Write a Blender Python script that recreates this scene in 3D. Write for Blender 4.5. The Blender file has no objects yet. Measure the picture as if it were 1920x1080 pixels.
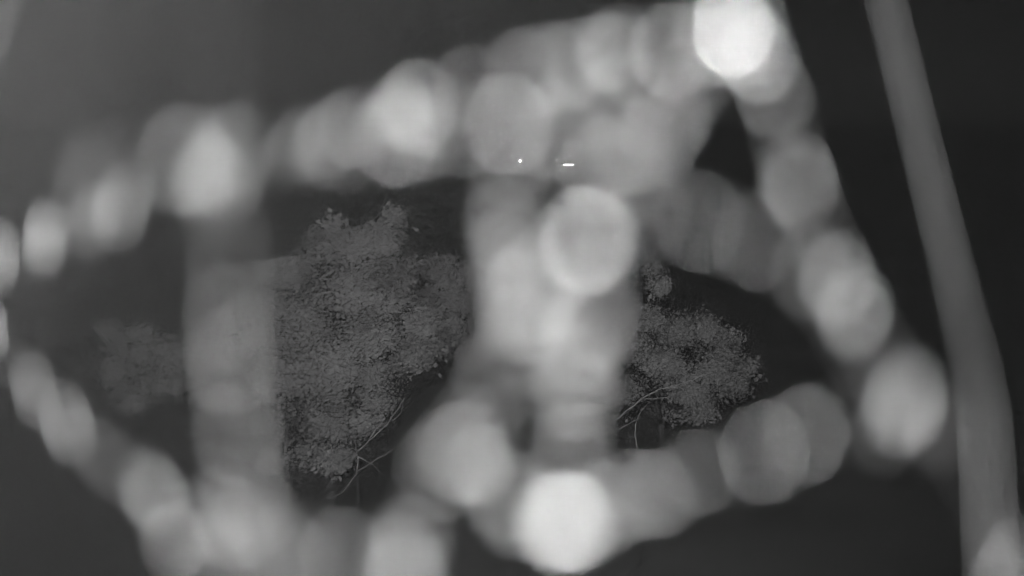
import bpy, bmesh, math, random
from mathutils import Vector, Matrix, noise

random.seed(7)
SC = bpy.context.scene
COL = SC.collection

# ---------------------------------------------------------------- camera
CAM_Z = 6.0
PITCH = math.radians(-8.5)
cam_data = bpy.data.cameras.new('tower_camera')
cam = bpy.data.objects.new('tower_camera', cam_data)
COL.objects.link(cam)
SC.camera = cam
cam.location = (0, 0, CAM_Z)
cam.rotation_euler = (math.pi / 2 + PITCH, 0, 0)
cam_data.sensor_width = 36.0
cam_data.lens = 31.18
cam_data.clip_start = 0.0005
cam_data.clip_end = 4000
cam_data.dof.use_dof = True
cam_data.dof.focus_distance = 15.5
cam_data.dof.aperture_ratio = 1.15           # discs a little taller than wide
cam_data.dof.aperture_fstop = 2.06          # a wide open lens: everything close to it melts into discs
APERTURE = cam_data.lens / 1000 / cam_data.dof.aperture_fstop / 2      # its radius in metres

# ---------------------------------------------------------------- night sky
world = bpy.data.worlds.new('World')
SC.world = world
world.use_nodes = True
wn = world.node_tree
bg = wn.nodes['Background']
sky = wn.nodes.new('ShaderNodeTexSky')
sky.sky_type = 'NISHITA'
sky.sun_disc = False
sky.sun_elevation = math.radians(8)
sky.sun_rotation = math.radians(160)
bw = wn.nodes.new('ShaderNodeRGBToBW')       # an infrared camera sees no colour
wn.links.new(sky.outputs[0], bw.inputs[0])
wn.links.new(bw.outputs[0], bg.inputs['Color'])
bg.inputs['Strength'].default_value = 0.0028

# ---------------------------------------------------------------- lights: an added fill sun, the camera's infrared lamp, the tower's floodlight
def link(o, parent=None):
    COL.objects.link(o)
    if parent:
        o.parent = parent
    return o

fill_sun = bpy.data.lights.new('fill_sun', 'SUN')
fill_sun.energy = 0.24  # weak sun added to lift the ground to the sky's grey; no moon known
fill_sun.angle = math.radians(0.5)
mo = link(bpy.data.objects.new('fill_sun', fill_sun))
mo.rotation_euler = (math.radians(38), 0, math.radians(-25))

LENS_LAMP = 100.0
FLOOD = 3100.0
ring = bpy.data.lights.new('infrared_lamp', 'POINT')
ring.energy = LENS_LAMP
ring.shadow_soft_size = 0.002
ro = link(bpy.data.objects.new('infrared_lamp', ring))
ro.location = (0, -0.006, CAM_Z + 0.03)

flood = bpy.data.lights.new('infrared_floodlight', 'SPOT')
flood.energy = FLOOD
flood.spot_size = math.radians(76)
flood.spot_blend = 1.0
flood.shadow_soft_size = 0.2
fo = link(bpy.data.objects.new('infrared_floodlight', flood))
fo.location = (-0.35, 0.0, CAM_Z + 0.6)
fo.rotation_euler = (math.radians(90 - 11), 0, math.radians(1))

SC.view_settings.view_transform = 'Standard'
SC.view_settings.look = 'None'
SC.view_settings.exposure = 0
SC.view_settings.gamma = 1
SC.view_settings.use_curve_mapping = False
SC.render.engine = 'CYCLES'
SC.cycles.use_adaptive_sampling = False
SC.cycles.use_denoising = True
SC.cycles.max_bounces = 4
SC.cycles.denoising_input_passes = 'RGB'

# ---------------------------------------------------------------- helpers
K = 18.0 / cam_data.lens
CR, SR = math.cos(PITCH), math.sin(PITCH)
def P(px, py, d):
    """The place seen at px, py of the photograph, d metres before the lens."""
    x, y = (px / 960 - 1) * K * d, -(py - 540) / 960 * K * d
    return Vector((x, d * CR - y * SR, CAM_Z + d * SR + y * CR))

def tag(o, label=None, cat=None, group=None, kind=None):
    if label: o['label'] = label
    if cat: o['category'] = cat
    if group: o['group'] = group
    if kind: o['kind'] = kind
    return o

def obj(name, verts, faces, m, parent=None, smooth=True, loc=None):
    me = bpy.data.meshes.new(name)
    me.from_pydata(verts, [], faces)
    me.update()
    if smooth:
        me.polygons.foreach_set('use_smooth', [True] * len(me.polygons))
    me.materials.append(m)
    o = bpy.data.objects.new(name, me)
    if loc is not None: o.location = loc
    return link(o, parent)

def empty(name, loc=(0, 0, 0)):
    o = bpy.data.objects.new(name, None)
    o.empty_display_size = 0.05
    o.location = loc
    return link(o)

def mat(name, lo, hi, scale=5.0, rough=0.9, spec=0.1, bump=0.0, translucent=0.0, detail=4.0):
    """Grey material whose tone wanders between lo and hi."""
    m = bpy.data.materials.new(name)
    m.use_nodes = True
    t = m.node_tree
    b = t.nodes['Principled BSDF']
    tc = t.nodes.new('ShaderNodeTexCoord')
    n = t.nodes.new('ShaderNodeTexNoise')
    n.inputs['Scale'].default_value = scale
    n.inputs['Detail'].default_value = detail
    r = t.nodes.new('ShaderNodeValToRGB')
    r.color_ramp.elements[0].position = 0.3
    r.color_ramp.elements[1].position = 0.7
    r.color_ramp.elements[0].color = (lo, lo, lo, 1)
    r.color_ramp.elements[1].color = (hi, hi, hi, 1)
    t.links.new(tc.outputs['Object'], n.inputs['Vector'])
    t.links.new(n.outputs['Fac'], r.inputs['Fac'])
    t.links.new(r.outputs['Color'], b.inputs['Base Color'])
    b.inputs['Roughness'].default_value = rough
    b.inputs['Specular IOR Level'].default_value = spec
    if bump:
        bp = t.nodes.new('ShaderNodeBump')
        bp.inputs['Strength'].default_value = bump
        t.links.new(n.outputs['Fac'], bp.inputs['Height'])
        t.links.new(bp.outputs['Normal'], b.inputs['Normal'])
    if translucent:
        tr = t.nodes.new('ShaderNodeBsdfTranslucent')
        mx = t.nodes.new('ShaderNodeMixShader')
        mx.inputs['Fac'].default_value = translucent
        t.links.new(r.outputs['Color'], tr.inputs['Color'])
        t.links.new(b.outputs[0], mx.inputs[1])
        t.links.new(tr.outputs[0], mx.inputs[2])
        t.links.new(mx.outputs[0], t.nodes['Material Output'].inputs['Surface'])
    return m

def glow(name, strength):
    m = bpy.data.materials.new(name)
    m.use_nodes = True
    t = m.node_tree
    e = t.nodes.new('ShaderNodeEmission')
    e.inputs['Strength'].default_value = strength
    t.links.new(e.outputs[0], t.nodes['Material Output'].inputs['Surface'])
    return m

def own_tone(name, rough):
    """Matt grey whose tone is each object's own (solved from the light it should add), with a fine mottle."""
    m = bpy.data.materials.new(name)
    m.use_nodes = True
    t = m.node_tree
    b = t.nodes['Principled BSDF']
    oi = t.nodes.new('ShaderNodeObjectInfo')
    tc = t.nodes.new('ShaderNodeTexCoord')
    n = t.nodes.new('ShaderNodeTexNoise')
    n.inputs['Scale'].default_value = 300
    mr = t.nodes.new('ShaderNodeMapRange')
    mr.inputs['To Min'].default_value = 0.85
    mr.inputs['To Max'].default_value = 1.15
    vm = t.nodes.new('ShaderNodeVectorMath')
    vm.operation = 'SCALE'
    t.links.new(tc.outputs['Object'], n.inputs['Vector'])
    t.links.new(n.outputs['Fac'], mr.inputs['Value'])
    t.links.new(oi.outputs['Color'], vm.inputs[0])
    t.links.new(mr.outputs[0], vm.inputs['Scale'])
    t.links.new(vm.outputs[0], b.inputs['Base Color'])
    b.inputs['Roughness'].default_value = rough
    b.inputs['Specular IOR Level'].default_value = 0
    return m
SILK = own_tone('silk_light_tone', 1.0)
DEW = own_tone('dew_light_tone', 1.0)
SOIL = mat('dry_soil', 0.08, 0.13, 0.35, 1.0, 0.0, 0.3)
TWIG = mat('bare_twig', 0.2, 0.4, 9, 0.95, 0.05)
BARK = mat('bark', 0.04, 0.1, 9, 0.95, 0.05, 0.4)
LEAF = mat('leaf', 0.20, 0.36, 2.2, 0.7, 0.1, 0.0, 0.35)
LEAF_LIFTED = mat('lifted_leaf', 0.30, 0.45, 2.0, 0.7, 0.15, 0.0, 0.25)  # far leaves coloured paler to make up for the weak floodlight there
SCRUB_LEAF = mat('scrub_leaf', 0.08, 0.15, 2)
PLASTER = mat('plaster', 0.3, 0.4, 2)
TILE = mat('roof_tile', 0.12, 0.2, 6)
STEEL = mat('galvanised_steel', 0.3, 0.4, 8, 0.5, 0.4)

# ---------------------------------------------------------------- ground and hills
def ground_z(x, y):
    r = math.hypot(x, y)
    z = 0.25 * noise.noise(Vector((x * 0.12, y * 0.12, 0))) * min(1, r / 10)
    far = max(0.0, (y - 330) / 900)
    if far > 0:
        z += min(1, far) ** 1.5 * (38 + 26 * noise.noise(Vector((x * 0.0022, y * 0.002, 3))))
    return z

def ground():
    rings = [0, 2, 4, 6, 8, 10, 12, 14, 16, 18, 21, 25, 30, 38, 50, 70, 100, 150, 220, 320, 380, 450, 530, 620, 730, 860, 1020, 1230, 1600, 2300, 3200]
    n = 96
    vs, fs = [(0, 0, ground_z(0, 0))], []
    for r in rings[1:]:
        for i in range(n):
            a = math.tau * i / n
            x, y = r * math.cos(a), r * math.sin(a)
            vs.append((x, y, ground_z(x, y)))
    for i in range(n):
        fs.append((0, 1 + i, 1 + (i + 1) % n))
    for k in range(len(rings) - 2):
        a, b = 1 + k * n, 1 + (k + 1) * n
        for i in range(n):
            j = (i + 1) % n
            fs.append((a + i, b + i, b + j, a + j))
    tag(obj('ground', vs, fs, SOIL), kind='structure')
ground()

# ---------------------------------------------------------------- tubes and leaves
def tube(pts, rads, sides=6, vs=None, fs=None):
    vs = [] if vs is None else vs
    fs = [] if fs is None else fs
    base = len(vs)
    side = Vector((0.31, 0.17, 0.93)).normalized()
    for i, p in enumerate(pts):
        a, b = pts[max(i - 1, 0)], pts[min(i + 1, len(pts) - 1)]
        d = (b - a)
        d = d.normalized() if d.length > 1e-9 else Vector((0, 0, 1))
        u = d.cross(side)
        if u.length < 0.05:
            u = d.cross(Vector((1, 0, 0)))
        u.normalize()
        w = d.cross(u)
        for k in range(sides):
            t = math.tau * k / sides
            vs.append(p + (u * math.cos(t) + w * math.sin(t)) * rads[i])
    for i in range(len(pts) - 1):
        for k in range(sides):
            l = (k + 1) % sides
            fs.append((base + i * sides + k, base + i * sides + l, base + (i + 1) * sides + l, base + (i + 1) * sides + k))
    fs.append(tuple(base + k for k in reversed(range(sides))))
    e = base + (len(pts) - 1) * sides
    fs.append(tuple(e + k for k in range(sides)))
    return vs, fs

def wander(a, b, n, amp, rng):
    d = (b - a).length
    out = []
    for i in range(n + 1):
        t = i / n
        p = a.lerp(b, t)
        k = math.sin(math.pi * t) * amp * d if i not in (0, n) else 0
        out.append(p + Vector((rng.uniform(-1, 1), rng.uniform(-1, 1), rng.uniform(-1, 1))) * k)
    return out

def add_leaf(vs, fs, p, size, rng, out=None):
    d = Vector((rng.gauss(0, 1), rng.gauss(0, 1), rng.gauss(0, 0.8) - 0.2)).normalized()
    if out is None:
        face = Vector((rng.gauss(0, 1), rng.gauss(0, 1), rng.gauss(0, 1)))
    else:                                                  # blades turn outwards and up, to the light
        face = out + Vector((rng.gauss(0, 1), rng.gauss(0, 1), rng.gauss(0, 1))) * 0.33
        d = d - face * (d.dot(face) / max(1e-6, face.length_squared))
        d.normalize()
    u = d.cross(face).normalized()
    n = d.cross(u)
    L, W = size, size * rng.uniform(0.26, 0.42)
    b = len(vs)
    vs += [p, p + d * L * .3 + u * W + n * W * .25, p + d * L * .75 + u * W * .8 + n * W * .2, p + d * L,
           p + d * L * .75 - u * W * .8 + n * W * .2, p + d * L * .3 - u * W + n * W * .25]
    fs += [(b, b + 1, b + 2, b + 3), (b, b + 3, b + 4, b + 5)]

def tree(name, label, dist, foot, lobes, leaf_mat, density=1.0, leaf=0.07, seed=1, group=None, cat='tree', depth=0.8):
    """lobes: clumps of the crown as (px, py, radius in px); foot: px of the trunk's foot."""
    rng = random.Random(seed)
    px_m = K * dist / 960
    f = P(foot, 900, dist)
    f = Vector((f.x, dist, ground_z(f.x, dist) - 0.02))
    root = empty(name, f)
    tag(root, label, cat, group)
    clumps = []
    for (x, y, r) in lobes:
        q = P(x, y, dist)
        rm = r * px_m * 1.12
        q += Vector((0, rng.uniform(-depth, depth) * max(0.5, rm), 0))
        clumps.append((q, rm))
    cen = sum((c[0] for c in clumps), Vector()) / len(clumps)
    # trunk
    low = min(c[0].z for c in clumps)
    fork = Vector((f.x * .7 + cen.x * .3, f.y, f.z + max(0.5, (low - f.z) * 0.8)))
    tp = wander(f, fork, 5, 0.05, rng)
    h = fork.z - f.z
    vs, fs = tube([p - f for p in tp], [0.13 - 0.015 * i for i in range(6)], 8)
    obj('trunk', vs, fs, BARK, root)
    # one limb for every clump, with twigs; leaves hang on the twigs
    lv, lf = [], []
    tv, tf = [], []
    for (q, rm) in clumps:
        mid = fork.lerp(q, 0.5) + Vector((rng.uniform(-.15, .15), rng.uniform(-.1, .1), rng.uniform(-.1, .2)))
        path = wander(fork, mid, 3, 0.05, rng)[:-1] + wander(mid, q, 4, 0.07, rng)
        lb = obj('limb', *tube([p - f for p in path], [0.035 - 0.004 * i for i in range(8)][:len(path)], 6), BARK, root)
        fade = min(1.0, max(0.35, 1.0 - (P(0, 640, dist).z - q.z) / (620 * px_m)))      # thinner towards the bottom
        nt = max(20, int(700 * rm * rm * density * fade))
        for _ in range(nt):
            # twig tips crowd towards the outside of the clump
            v = Vector((rng.gauss(0, 1), rng.gauss(0, 1), rng.gauss(0, 1))).normalized()
            rr = rm * (rng.random() ** 0.45) * rng.uniform(0.7, 1.3)
            tip = q + Vector((v.x * rr, v.y * rr * 0.8, v.z * rr * 0.85))
            if noise.noise(tip * 1.9 + Vector((seed, 0, 0))) < -0.2 + 0.3 * (1 - fade):
                continue                                   # gaps in the crown
            a = q.lerp(tip, rng.uniform(0.1, 0.45))
            out = (v + Vector((0, -0.35, 0.45))).normalized()
            n_leaf = rng.randint(26, 44) if rr < rm else rng.randint(8, 20)
            tw = wander(a, tip, 3, 0.08, rng)
            tube([p - f for p in tw], [0.008, 0.006, 0.004, 0.002], 3, tv, tf)
            for _ in range(n_leaf):
                s = rng.random() ** 0.6
                k = min(2, int(s * 3))
                p = tw[k].lerp(tw[k + 1], s * 3 - k)
                p = p + Vector((rng.gauss(0, 1), rng.gauss(0, 1), rng.gauss(0, .8))) * 0.085
                add_leaf(lv, lf, p - f, leaf * (rng.uniform(0.55, 1.1) if rng.random() < 0.93 else 1.6), rng, out)
    tag(obj('twigs', tv, tf, BARK, root), kind='stuff')
    tag(obj('crown', lv, lf, leaf_mat, root, smooth=False), kind='stuff')
    return root

tree('broadleaf_tree', 'largest leafy tree with a wide round crown left of centre', 14.0, 600,
     [(715, 452, 48), (655, 462, 50), (600, 468, 48), (545, 512, 42), (500, 512, 26), (490, 575, 60), (745, 505, 50), (668, 550, 80), (735, 575, 48),
      (570, 600, 80), (700, 630, 62), (630, 690, 85), (530, 700, 70), (480, 650, 62), (610, 790, 62), (700, 690, 40), (560, 860, 42), (440, 600, 46), (735, 405, 16), (620, 425, 16), (690, 780, 30), (640, 850, 46), (700, 750, 40), (795, 600, 34), (775, 660, 40),
      (820, 640, 24), (420, 660, 56), (400, 740, 50), (480, 780, 60), (500, 860, 50)],
     LEAF, 1.0, 0.056, 11)
tree('broadleaf_tree', 'leafy tree right of centre with a lopsided crown and a stray shoot on top', 14.6, 1240,
     [(1325, 612, 34), (1275, 625, 38), (1368, 640, 34), (1335, 680, 52), (1395, 678, 26), (1250, 680, 50), (1290, 730, 44), (1243, 540, 17), (1225, 505, 12),
      (1215, 600, 34), (1175, 650, 52), (1130, 690, 52), (1370, 715, 26), (1265, 770, 24), (1310, 765, 26), (1170, 740, 40)],
     LEAF, 0.85, 0.055, 12)
tree('broadleaf_tree', 'leafy tree in the middle of the picture, mostly behind the glowing discs', 15.2, 1000,
     [(965, 440, 42), (920, 450, 42), (905, 520, 52), (885, 665, 42), (905, 630, 50), (960, 560, 70), (1040, 600, 70), (905, 745, 34),
      (920, 840, 42), (985, 700, 50), (1080, 700, 50), (985, 860, 36), (880, 800, 28)],
     LEAF, 0.85, 0.056, 13)
tree('broadleaf_tree', 'dim leafy tree farther off at the left, its crown hardly lit', 21.0, 270,
     [(285, 640, 44), (240, 665, 50), (305, 715, 50), (205, 705, 36), (335, 660, 44), (250, 750, 40), (195, 620, 22)],
     LEAF_LIFTED, 0.7, 0.08, 14)
tree('broadleaf_tree', 'dim leafy tree behind the largest one, its top at that crown\'s right shoulder', 22.0, 850,
     [(825, 515, 40), (860, 545, 50), (810, 570, 44), (850, 620, 50)],
     LEAF_LIFTED, 0.7, 0.08, 15)

# bare twigs and a thin sapling under the crowns
def branching(name, label, cat, paths, dist, mtl, r0, foot, leaves=0, seed=3):
    rng = random.Random(seed)
    f = P(foot[0], foot[1], dist)
    f.z = ground_z(f.x, f.y) - 0.02
    root = empty(name, f)
    tag(root, label, cat)
    for i, path in enumerate(paths):
        pts = [P(x, y, dist + rng.uniform(-.12, .12)) for x, y in path]
        if i == 0:
            low = wander(f, pts[0], 5, 0.03, rng)
            obj('stem', *tube([p - f for p in low], [r0 * 1.6, r0 * 1.5, r0 * 1.4, r0 * 1.2, r0 * 1.1, r0], 6), BARK, root)
        fine = []
        for a, b in zip(pts, pts[1:]):
            fine += wander(a, b, 4, 0.035, rng)[:-1]
        fine.append(pts[-1])
        n = len(fine)
        k = r0 * (1 if i == 0 else 0.6)
        obj('branch', *tube([p - f for p in fine], [k * (1 - 0.75 * j / n) for j in range(n)], 5), mtl, root)
    if leaves:
        lv, lf = [], []
        for path in paths[1:]:
            for _ in range(leaves):
                x, y = path[-1]
                p = P(x, y, dist) + Vector((rng.gauss(0, 1), rng.gauss(0, 1), rng.gauss(0, 1))) * 0.06
                add_leaf(lv, lf, p - f, 0.06, rng)
        tag(obj('foliage', lv, lf, LEAF, root, smooth=False), kind='stuff')
branching('bare_bush', 'bare forked bush of pale twigs under the largest crown', 'bush',
          [[(668, 890), (672, 845), (700, 820), (730, 790), (760, 745)], [(672, 860), (664, 825), (662, 800)], [(690, 828), (722, 783), (700, 755), (680, 738)],
           [(722, 786), (690, 795), (670, 798)], [(735, 790), (752, 775), (758, 745)], [(668, 885), (700, 865), (745, 838), (790, 800)], [(672, 857), (700, 872), (718, 890)],
           [(668, 890), (640, 925), (600, 940)], [(645, 730), (660, 715), (690, 718)]], 13.0, TWIG, 0.011, (672, 960))
branching('sapling', 'thin bare sapling with a few leaves below the right tree', 'sapling',
          [[(1200, 880), (1198, 850), (1190, 815), (1195, 785), (1205, 765)], [(1195, 790), (1180, 782)], [(1192, 820), (1180, 818)], [(1200, 772), (1212, 760)],
           [(1198, 785), (1160, 805), (1120, 815)], [(1198, 860), (1206, 852)]], 12.6, TWIG, 0.011, (1202, 930), 3, 5)
branching('bare_bush', 'thin arching branch of leafless wood low on the right tree', 'bush',
          [[(1150, 790), (1200, 750), (1235, 730), (1290, 715), (1330, 700)], [(1235, 730), (1275, 725), (1290, 740)], [(1200, 748), (1250, 745), (1262, 760)]],
          13.0, TWIG, 0.010, (1130, 940), 2, 6)

# low scrub under the trees
def scrub():
    rng = random.Random(21)
    lv, lf = [], []
    for _ in range(260):
        y = rng.uniform(15, 27)
        x = rng.uniform(-0.62, 0.62) * y
        if noise.noise(Vector((x * .35, y * .35, 9))) < 0.02:
            continue
        h = rng.uniform(0.05, 0.25)
        for _ in range(22):
            a, r = rng.uniform(0, math.tau), abs(rng.gauss(0, .22))
            p = Vector((x + r * math.cos(a), y + r * math.sin(a), 0))
            p.z = ground_z(p.x, p.y) + rng.random() * h
            add_leaf(lv, lf, p, rng.uniform(.05, .11), rng)
    o = obj('low_scrub', lv, lf, SCRUB_LEAF, smooth=False)
    tag(o, 'dark low scrub covering the ground below the trees', 'scrub', kind='stuff')
scrub()

# ---------------------------------------------------------------- far lights in the valley
def box(vs, fs, lo, hi):
    b = len(vs)
    vs += [Vector((x, y, z)) for z in (lo[2], hi[2]) for y in (lo[1], hi[1]) for x in (lo[0], hi[0])]
    fs += [(b, b + 2, b + 3, b + 1), (b + 4, b + 5, b + 7, b + 6), (b, b + 1, b + 5, b + 4), (b + 2, b + 6, b + 7, b + 3), (b, b + 4, b + 6, b + 2), (b + 1, b + 3, b + 7, b + 5)]
    return vs, fs

def far_lamp(px, py, size, power, label, dist):
    q = P(px, py, dist)
    gz = ground_z(q.x, q.y)
    top = max(q.z, gz + 2.2)
    root = empty('street_lamp', (q.x, q.y, gz))
    tag(root, label, 'street lamp', 'far street lamps in the valley')
    h = top - gz
    obj('pole', *tube([Vector((0, 0, -.3)), Vector((0, 0, h * .6)), Vector((0, 0, h)), Vector((0, -.5, h + .25)), Vector((0, -1.0, h + .3))], [.09, .07, .05, .04, .04], 6), STEEL, root)
    vs, fs = [], []
    n = 8
    vs.append(Vector((0, -1.1, h + .25 + size)))
    for k in range(1, 4):
        for i in range(n):
            a, e = math.tau * i / n, math.pi * k / 4
            vs.append(Vector((size * math.sin(e) * math.cos(a), -1.1 + size * math.sin(e) * math.sin(a), h + .25 + size * math.cos(e))))
    vs.append(Vector((0, -1.1, h + .25 - size)))
    for i in range(n):
        j = (i + 1) % n
        fs.append((0, 1 + i, 1 + j))
        for k in range(2):
            a = 1 + k * n
            fs.append((a + i, a + n + i, a + n + j, a + j))
        fs.append((1 + 2 * n + i, 1 + 3 * n, 1 + 2 * n + j))
    obj('lamp_globe', vs, fs, glow('lamp_light', power), root)

far_lamp(975, 303, 0.17, 50, 'brightest lone lamp far off, left of the lit house', 290)
far_lamp(1043, 301, 0.13, 12, 'small faint lamp just left of the lit house', 290)
far_lamp(1068, 293, 0.12, 8, 'faint lamp right above the lit house', 300)
far_lamp(1115, 301, 0.12, 8, 'faintest lamp, right of the lit house', 300)
far_lamp(577, 289, 0.12, 7, 'tiny lone lamp far to the left over the largest tree', 310)

def far_house():
    q = P(1066, 309, 285)
    gz = ground_z(q.x, q.y)
    root = empty('house', (q.x, q.y, gz))
    tag(root, 'small far house with a row of brightly lit windows', 'house')
    zc = q.z - gz
    wall = obj('wall', *box([], [], (-3.2, 0, -.3), (3.2, 6, zc + .9)), PLASTER, root, smooth=False)
    rv = [Vector(v) for v in ((-3.6, -.4, zc + .9), (3.6, -.4, zc + .9), (3.6, 6.4, zc + .9), (-3.6, 6.4, zc + .9), (-3.6, 3, zc + 2.4), (3.6, 3, zc + 2.4))]
    obj('roof', rv, [(0, 1, 5, 4), (2, 3, 4, 5), (0, 4, 3), (1, 2, 5), (0, 3, 2, 1)], TILE, root, smooth=False)
    lit = glow('window_light', 9)
    for x0, x1 in ((-1.5, -0.65), (-0.45, 0.25), (0.6, 1.5)):
        w = obj('window', *box([], [], (x0 - .07, -.06, zc - .35), (x1 + .07, .05, zc + .35)), STEEL, root, smooth=False)
        obj('pane', *box([], [], (x0, -.09, zc - .15), (x1, -.062, zc + .15)), lit, w, smooth=False)
far_house()

# ---------------------------------------------------------------- the spider web right before the lens
# every drop: px, py, width and height of its blurred disc, light it adds
PX_AT_1M = 2 * APERTURE / (2 * K) * 1920       # a point at d metres blurs to PX_AT_1M / d pixels

def drop_mesh():
    bm = bmesh.new()
    bmesh.ops.create_icosphere(bm, subdivisions=1, radius=1)
    me = bpy.data.meshes.new('dew_drop')
    bm.to_mesh(me)
    bm.free()
    me.polygons.foreach_set('use_smooth', [True] * len(me.polygons))
    me.materials.append(DEW)
    return me
DROP = drop_mesh()
INTENS = 27.0 * LENS_LAMP / 30.0 * 1.15      # light of a white drop 0.12 m off
DROP_R = 0.086                         # a drop's radius, in radii of the aperture
THREAD_R = 0.03
lamp_pos = ro.location.copy()

def blur_height(w, h):
    """Height of the blur of the point that, drawn out where needed, fills w by h px."""
    q = cam_data.dof.aperture_ratio
    return h if w * q > h else w * q + 0.05 * (h - w * q)

def place_drop(parent, x, y, w, h, I, rng):
    dia = blur_height(w, h)
    wide = w * cam_data.dof.aperture_ratio > h
    d = PX_AT_1M / dia
    p = P(x, y, d)
    fall = 0.12 ** 2 / (p - lamp_pos).length_squared
    dx, dy = x - 960, y - 540
    ext = max(0.0, w - dia / cam_data.dof.aperture_ratio if wide else h - dia)     # how far it is drawn out, in px
    a = Vector((-dy, dx)).normalized() if math.hypot(dx, dy) > 1 else Vector((0, 1))
    if wide:
        a = Vector((1, 0))
    elif abs(dx) < 330:
        a = Vector((0, 1))
    ext *= 1.0 if wide else 1.3                         # its ends fade, so it reaches a little farther
    half = ext * 0.5 * K * d / 960
    r = APERTURE * min(0.12, max(0.078, DROP_R * (I / 0.09) ** 0.3))      # the brighter drops are the bigger ones
    if half < 0.0006:
        sx, spread = r, 1.0
    else:
        spread = 1 + 1.27 * half / APERTURE
        sx = half * 0.95 + r
    tone = I * spread * APERTURE ** 2 / (sx * r * INTENS * fall)  # disc brightness put into the drop's colour, cancelling lamp falloff
    if tone > 0.75:                                     # as pale as dew gets: make it bigger instead
        k = math.sqrt(tone / 0.75)
        sx, r, tone = sx * (k if sx == r else 1), r * (k if sx == r else k * k), 0.75
    o = bpy.data.objects.new('dew_drop', DROP)
    link(o)
    o.color = (tone, tone, tone, 1)
    along = (P(x + a.x * 10, y + a.y * 10, d) - P(x, y, d)).normalized()
    view = (p - cam.location).normalized()
    up = along.cross(view).normalized()
    fr = up.cross(along).normalized()
    M = Matrix((along, up, fr)).transposed().to_4x4()
    M.translation = p
    o.parent = parent                                    # the thread sits on the web's own origin
    o.matrix_basis = Matrix.Translation(-parent.parent.location) @ M @ Matrix.Diagonal((sx, r, r, 1))
    return p

def thread(web, pts, light=0.05, drops=True, seed=1, stout=None):
    """pts: (px, py, w, h, light); a thread is spun through all of them in order."""
    rng = random.Random(seed)
    path = []
    for (x, y, w, h, I) in pts:
        path.append(P(x, y, PX_AT_1M / blur_height(w, h)))
    fine = []
    n = len(path)
    for i in range(n - 1):                               # smooth curve through the points
        p0, p1, p2, p3 = path[max(i - 1, 0)], path[i], path[i + 1], path[min(i + 2, n - 1)]
        for k in range(6):
            t = k / 6
            fine.append(0.5 * ((2 * p1) + (p2 - p0) * t + (2 * p0 - 5 * p1 + 4 * p2 - p3) * t * t + (3 * p1 - p0 - 3 * p2 + p3) * t ** 3))
    fine.append(path[-1])
    # a thread is made thicker far from the lamp, so its light stays even
    lit = [0.785 * 135 * 0.0144 / (p - lamp_pos).length_squared for p in fine]
    mean = math.exp(sum(math.log(v) for v in lit) / len(lit))
    tone = light / (1.27 * mean * (stout or THREAD_R))  # band brightness put into the thread's colour
    def thick(i):
        return light / (1.27 * tone * lit[i]) * APERTURE
    rads = [thick(i) * (1 + 0.25 * noise.noise(Vector((i * .31, seed * 3.7, 0)))) for i in range(len(fine))]
    tv, tf = tube(fine, rads, 5)
    th = obj('silk_thread', [v - web.location for v in tv], tf, SILK, web)
    th.color = (tone, tone, tone, 1)
    if drops:
        for (x, y, w, h, I) in pts:
            if I > 0:
                place_drop(th, x, y, w, h, I * (1.12 if I < 0.1 else 1.05 if I < 0.2 else 1.0), rng)
    return th

web = empty('spider_web', P(1060, 540, 0.12))
tag(web, 'ragged spider web with dew drops near the lens, seen as chains of pale discs', 'spider web')

THREAD_LIGHT = [.024, .016, .028, .018, .020, .036, .020, .036, .052, .032]
T = []
# upper arc, from the left edge to the bright knot at the top
T.append([(-60, 500, 75, 150, 0), (-2, 483, 78, 160, .13), (85, 447, 84, 172, .13), (172, 415, 98, 176, .05), (226, 390, 112, 182, .09), (175, 335, 150, 240, .03), (345, 300, 180, 228, .06),
          (384, 328, 128, 185, .13), (402, 322, 150, 190, .07), (415, 322, 172, 285, .04), (440, 280, 150, 196, .05), (556, 276, 112, 185, .05), (612, 270, 130, 192, .06),
          (668, 240, 150, 165, .08), (742, 258, 180, 190, .09), (752, 212, 146, 146, .16), (784, 200, 170, 180, .12), (800, 255, 140, 186, .05),
          (880, 165, 150, 165, .05), (985, 140, 180, 180, .07), (1048, 130, 180, 180, .06), (1092, 118, 180, 172, .06), (1147, 104, 180, 160, .12), (1165, 92, 178, 172, .05), 
          (1262, 96, 165, 186, .13), (1336, 78, 165, 176, .12), (1374, 58, 160, 178, .44), (1396, 84, 165, 180, .10)])
# lower strand of the upper arc
T.append([(560, 262, 150, 190, .0), (640, 270, 170, 190, .03), (760, 262, 180, 190, .03), (860, 240, 175, 190, .04), (955, 234, 186, 195, .10), (1035, 246, 200, 195, .05), (1060, 275, 190, 200, .03), (1098, 205, 185, 190, .045), (1170, 178, 175, 180, .035), 
          (1128, 318, 180, 190, .07), (1182, 272, 184, 190, .07), (1236, 256, 158, 190, .08), (1256, 216, 172, 190, .06), (1288, 165, 160, 180, .04), (1374, 58, 160, 178, 0)])
# right side running down from the bright knot
T.append([(1374, 58, 160, 178, 0), (1400, 20, 150, 170, .08), (1424, 112, 150, 182, .13), (1452, 180, 145, 190, .05), (1496, 338, 152, 214, .06), (1500, 348, 142, 182, .09), (1570, 525, 148, 205, .07),
          (1603, 588, 144, 205, .08), (1698, 752, 162, 232, .07), (1696, 770, 118, 196, .12), (1702, 762, 128, 200, .03), (1760, 805, 130, 215, .015), (1884, 1050, 96, 210, .05), (1960, 1180, 90, 200, 0)])
# inner strand on the right
T.append([(1105, 452, 200, 205, 0), (1218, 400, 155, 184, .04), (1310, 415, 172, 195, .05), (1418, 453, 168, 205, .05), (1518, 512, 152, 205, .03), (1600, 640, 146, 205, 0), (1664, 800, 132, 205, .025)])
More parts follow.
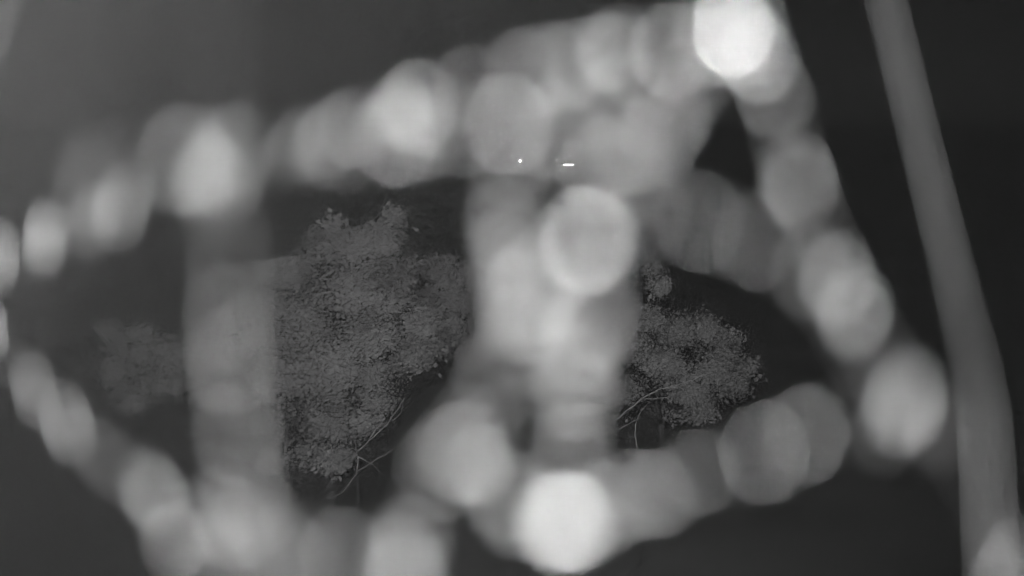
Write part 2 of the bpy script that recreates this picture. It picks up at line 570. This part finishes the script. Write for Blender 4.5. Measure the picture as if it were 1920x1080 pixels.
# strand from the knot down through the middle
T.append([(1374, 58, 160, 178, 0), (1240, 238, 170, 185, .03), (1180, 335, 180, 192, .05), (1104, 452, 204, 208, .26), (1000, 545, 205, 210, .07), (985, 575, 206, 215, .08),
          (1002, 596, 180, 190, .075), (1012, 586, 165, 192, .08), (984, 628, 200, 190, .05)])
# strand straight down the middle
T.append([(1000, 262, 190, 190, 0), (958, 300, 200, 180, .03), (952, 425, 200, 190, .05), (962, 470, 198, 190, .05), (975, 550, 200, 190, .04), (1085, 645, 200, 185, .06), (1112, 600, 190, 195, .06), (1120, 540, 185, 195, .04), (1082, 694, 204, 180, .06), (1078, 742, 206, 180, .06),
          (1070, 842, 192, 176, .06), (1060, 980, 215, 188, 0)])
# lower right arc
T.append([(1060, 980, 236, 192, .36), (1132, 952, 190, 180, .06), (1180, 930, 188, 175, .05), (1228, 928, 175, 170, .07), (1314, 886, 172, 170, .05), (1432, 850, 172, 202, .06),
          (1512, 815, 162, 202, .06), (1620, 770, 150, 215, 0), (1698, 752, 162, 232, 0)])
# vertical strand on the left
T.append([(398, 320, 170, 200, 0), (430, 470, 176, 203, .0), (428, 590, 178, 203, .03), (434, 676, 176, 203, .045), (446, 810, 176, 203, .03), (460, 930, 176, 203, .03),
          (470, 1040, 178, 203, .02), (480, 1140, 180, 205, .0)])
T_EXTRA = [(1012, 586, 185, 192, 0), (935, 715, 190, 200, .03), (900, 790, 195, 200, .02), (864, 850, 212, 196, 0)]
# lower left strand from the left edge
T.append([(-80, 520, 66, 140, 0), (-18, 618, 66, 144, .12), (64, 730, 86, 174, .06), (126, 794, 102, 182, .075), (200, 862, 112, 182, .015), (286, 922, 126, 186, .07), (296, 932, 118, 170, .05), (328, 1020, 130, 150, .09), (350, 985, 150, 180, .03), (410, 1050, 160, 170, .05), (400, 965, 150, 178, .04),
          (440, 985, 160, 182, .04), (478, 960, 160, 178, .03), (520, 1030, 175, 180, .03), (570, 1070, 180, 180, .03)])
# bottom arc towards the brightest disc
T.append([(478, 990, 160, 178, 0), (640, 1045, 180, 190, .05), (748, 1050, 180, 180, .08), (762, 1085, 190, 180, .08), (772, 1012, 190, 176, .05), (830, 880, 195, 200, .04), (864, 850, 212, 196, .12), (898, 872, 160, 160, .12),
          (950, 930, 180, 180, .05), (968, 960, 186, 180, .04), (1060, 980, 215, 188, 0)])
T.append([(405, -260, 178, 205, 0), (410, 0, 178, 205, 0), (408, 180, 178, 205, 0), (404, 330, 176, 203, 0)])
THREAD_LIGHT.append(.010)
T.append(T_EXTRA)
THREAD_LIGHT.append(.028)
for i, t in enumerate(T):
    thread(web, t, THREAD_LIGHT[i], True, i + 1)

# free strands without drops
strand = empty('silk_strand', P(1800, 540, 0.24))
tag(strand, 'smooth dropless silk strand running down the right side of the picture', 'silk strand')
thread(strand, [(1600, -220, 92, 92, 0), (1660, 0, 96, 96, 0), (1728, 270, 100, 100, 0), (1794, 540, 108, 108, 0), (1836, 720, 112, 125, 0), (1850, 860, 116, 132, 0), (1862, 1080, 118, 134, 0), (1880, 1300, 118, 134, 0)], 0.056, False, 31)
near = empty('silk_strand', P(100, 200, 0.05))
tag(near, 'wisp of silk near the lens, a soft wide haze in the upper left corner', 'silk strand')
for i in range(4):
    o = (i - 1.5) * 130
    thread(near, [(-1900 + o, 1500 + o, 2100, 2415, 0), (-700 + o, 300 + o, 2100, 2415, 0), (-300 + o, -100 + o, 2100, 2415, 0), (1300 + o, -1900 + o, 2100, 2415, 0)], 0.0145, False, 40 + i, 0.008)
near2 = empty('silk_strand', P(-100, 300, 0.05))
tag(near2, 'silk strand near the lens, a pale bloom along the upper left edge', 'silk strand')
for i in range(3):
    o = (i - 1) * 60
    thread(near2, [(-900 + o, 1100, 700, 805, 0), (-230 + o, 420, 700, 805, 0), (o, 0, 700, 805, 0), (160 + o, -700, 700, 805, 0)], 0.014, False, 50 + i, 0.008)
edge = empty('silk_strand', P(-10, 20, 0.12))
tag(edge, 'short bright silk strand cut by the left end of the top edge', 'silk strand')
thread(edge, [(-260, 520, 190, 190, 0), (-90, 130, 200, 200, 0), (-30, -30, 200, 200, 0), (90, -330, 200, 200, 0)], 0.07, False, 33)
veil = empty('silk_strand', P(0, 500, 0.004))  # added strands; their blur lays an even grey glare over everything
tag(veil, 'added wisp of silk almost touching the lens, making a faint veil over the whole picture', 'silk strand')
for i in range(6):
    x, l = (-2600, -2100, -1600, -1100, -600, 0)[i], (500, -700, 300, -400, 800, -200)[i]
    thread(veil, [(x - 2 * l, -9000, 7000, 8050, 0), (x - l / 2, -2000, 7000, 8050, 0), (x + l / 2, 2000, 7000, 8050, 0), (x + 2 * l, 9000, 7000, 8050, 0)], 0.0045, False, 60 + i, 0.006)
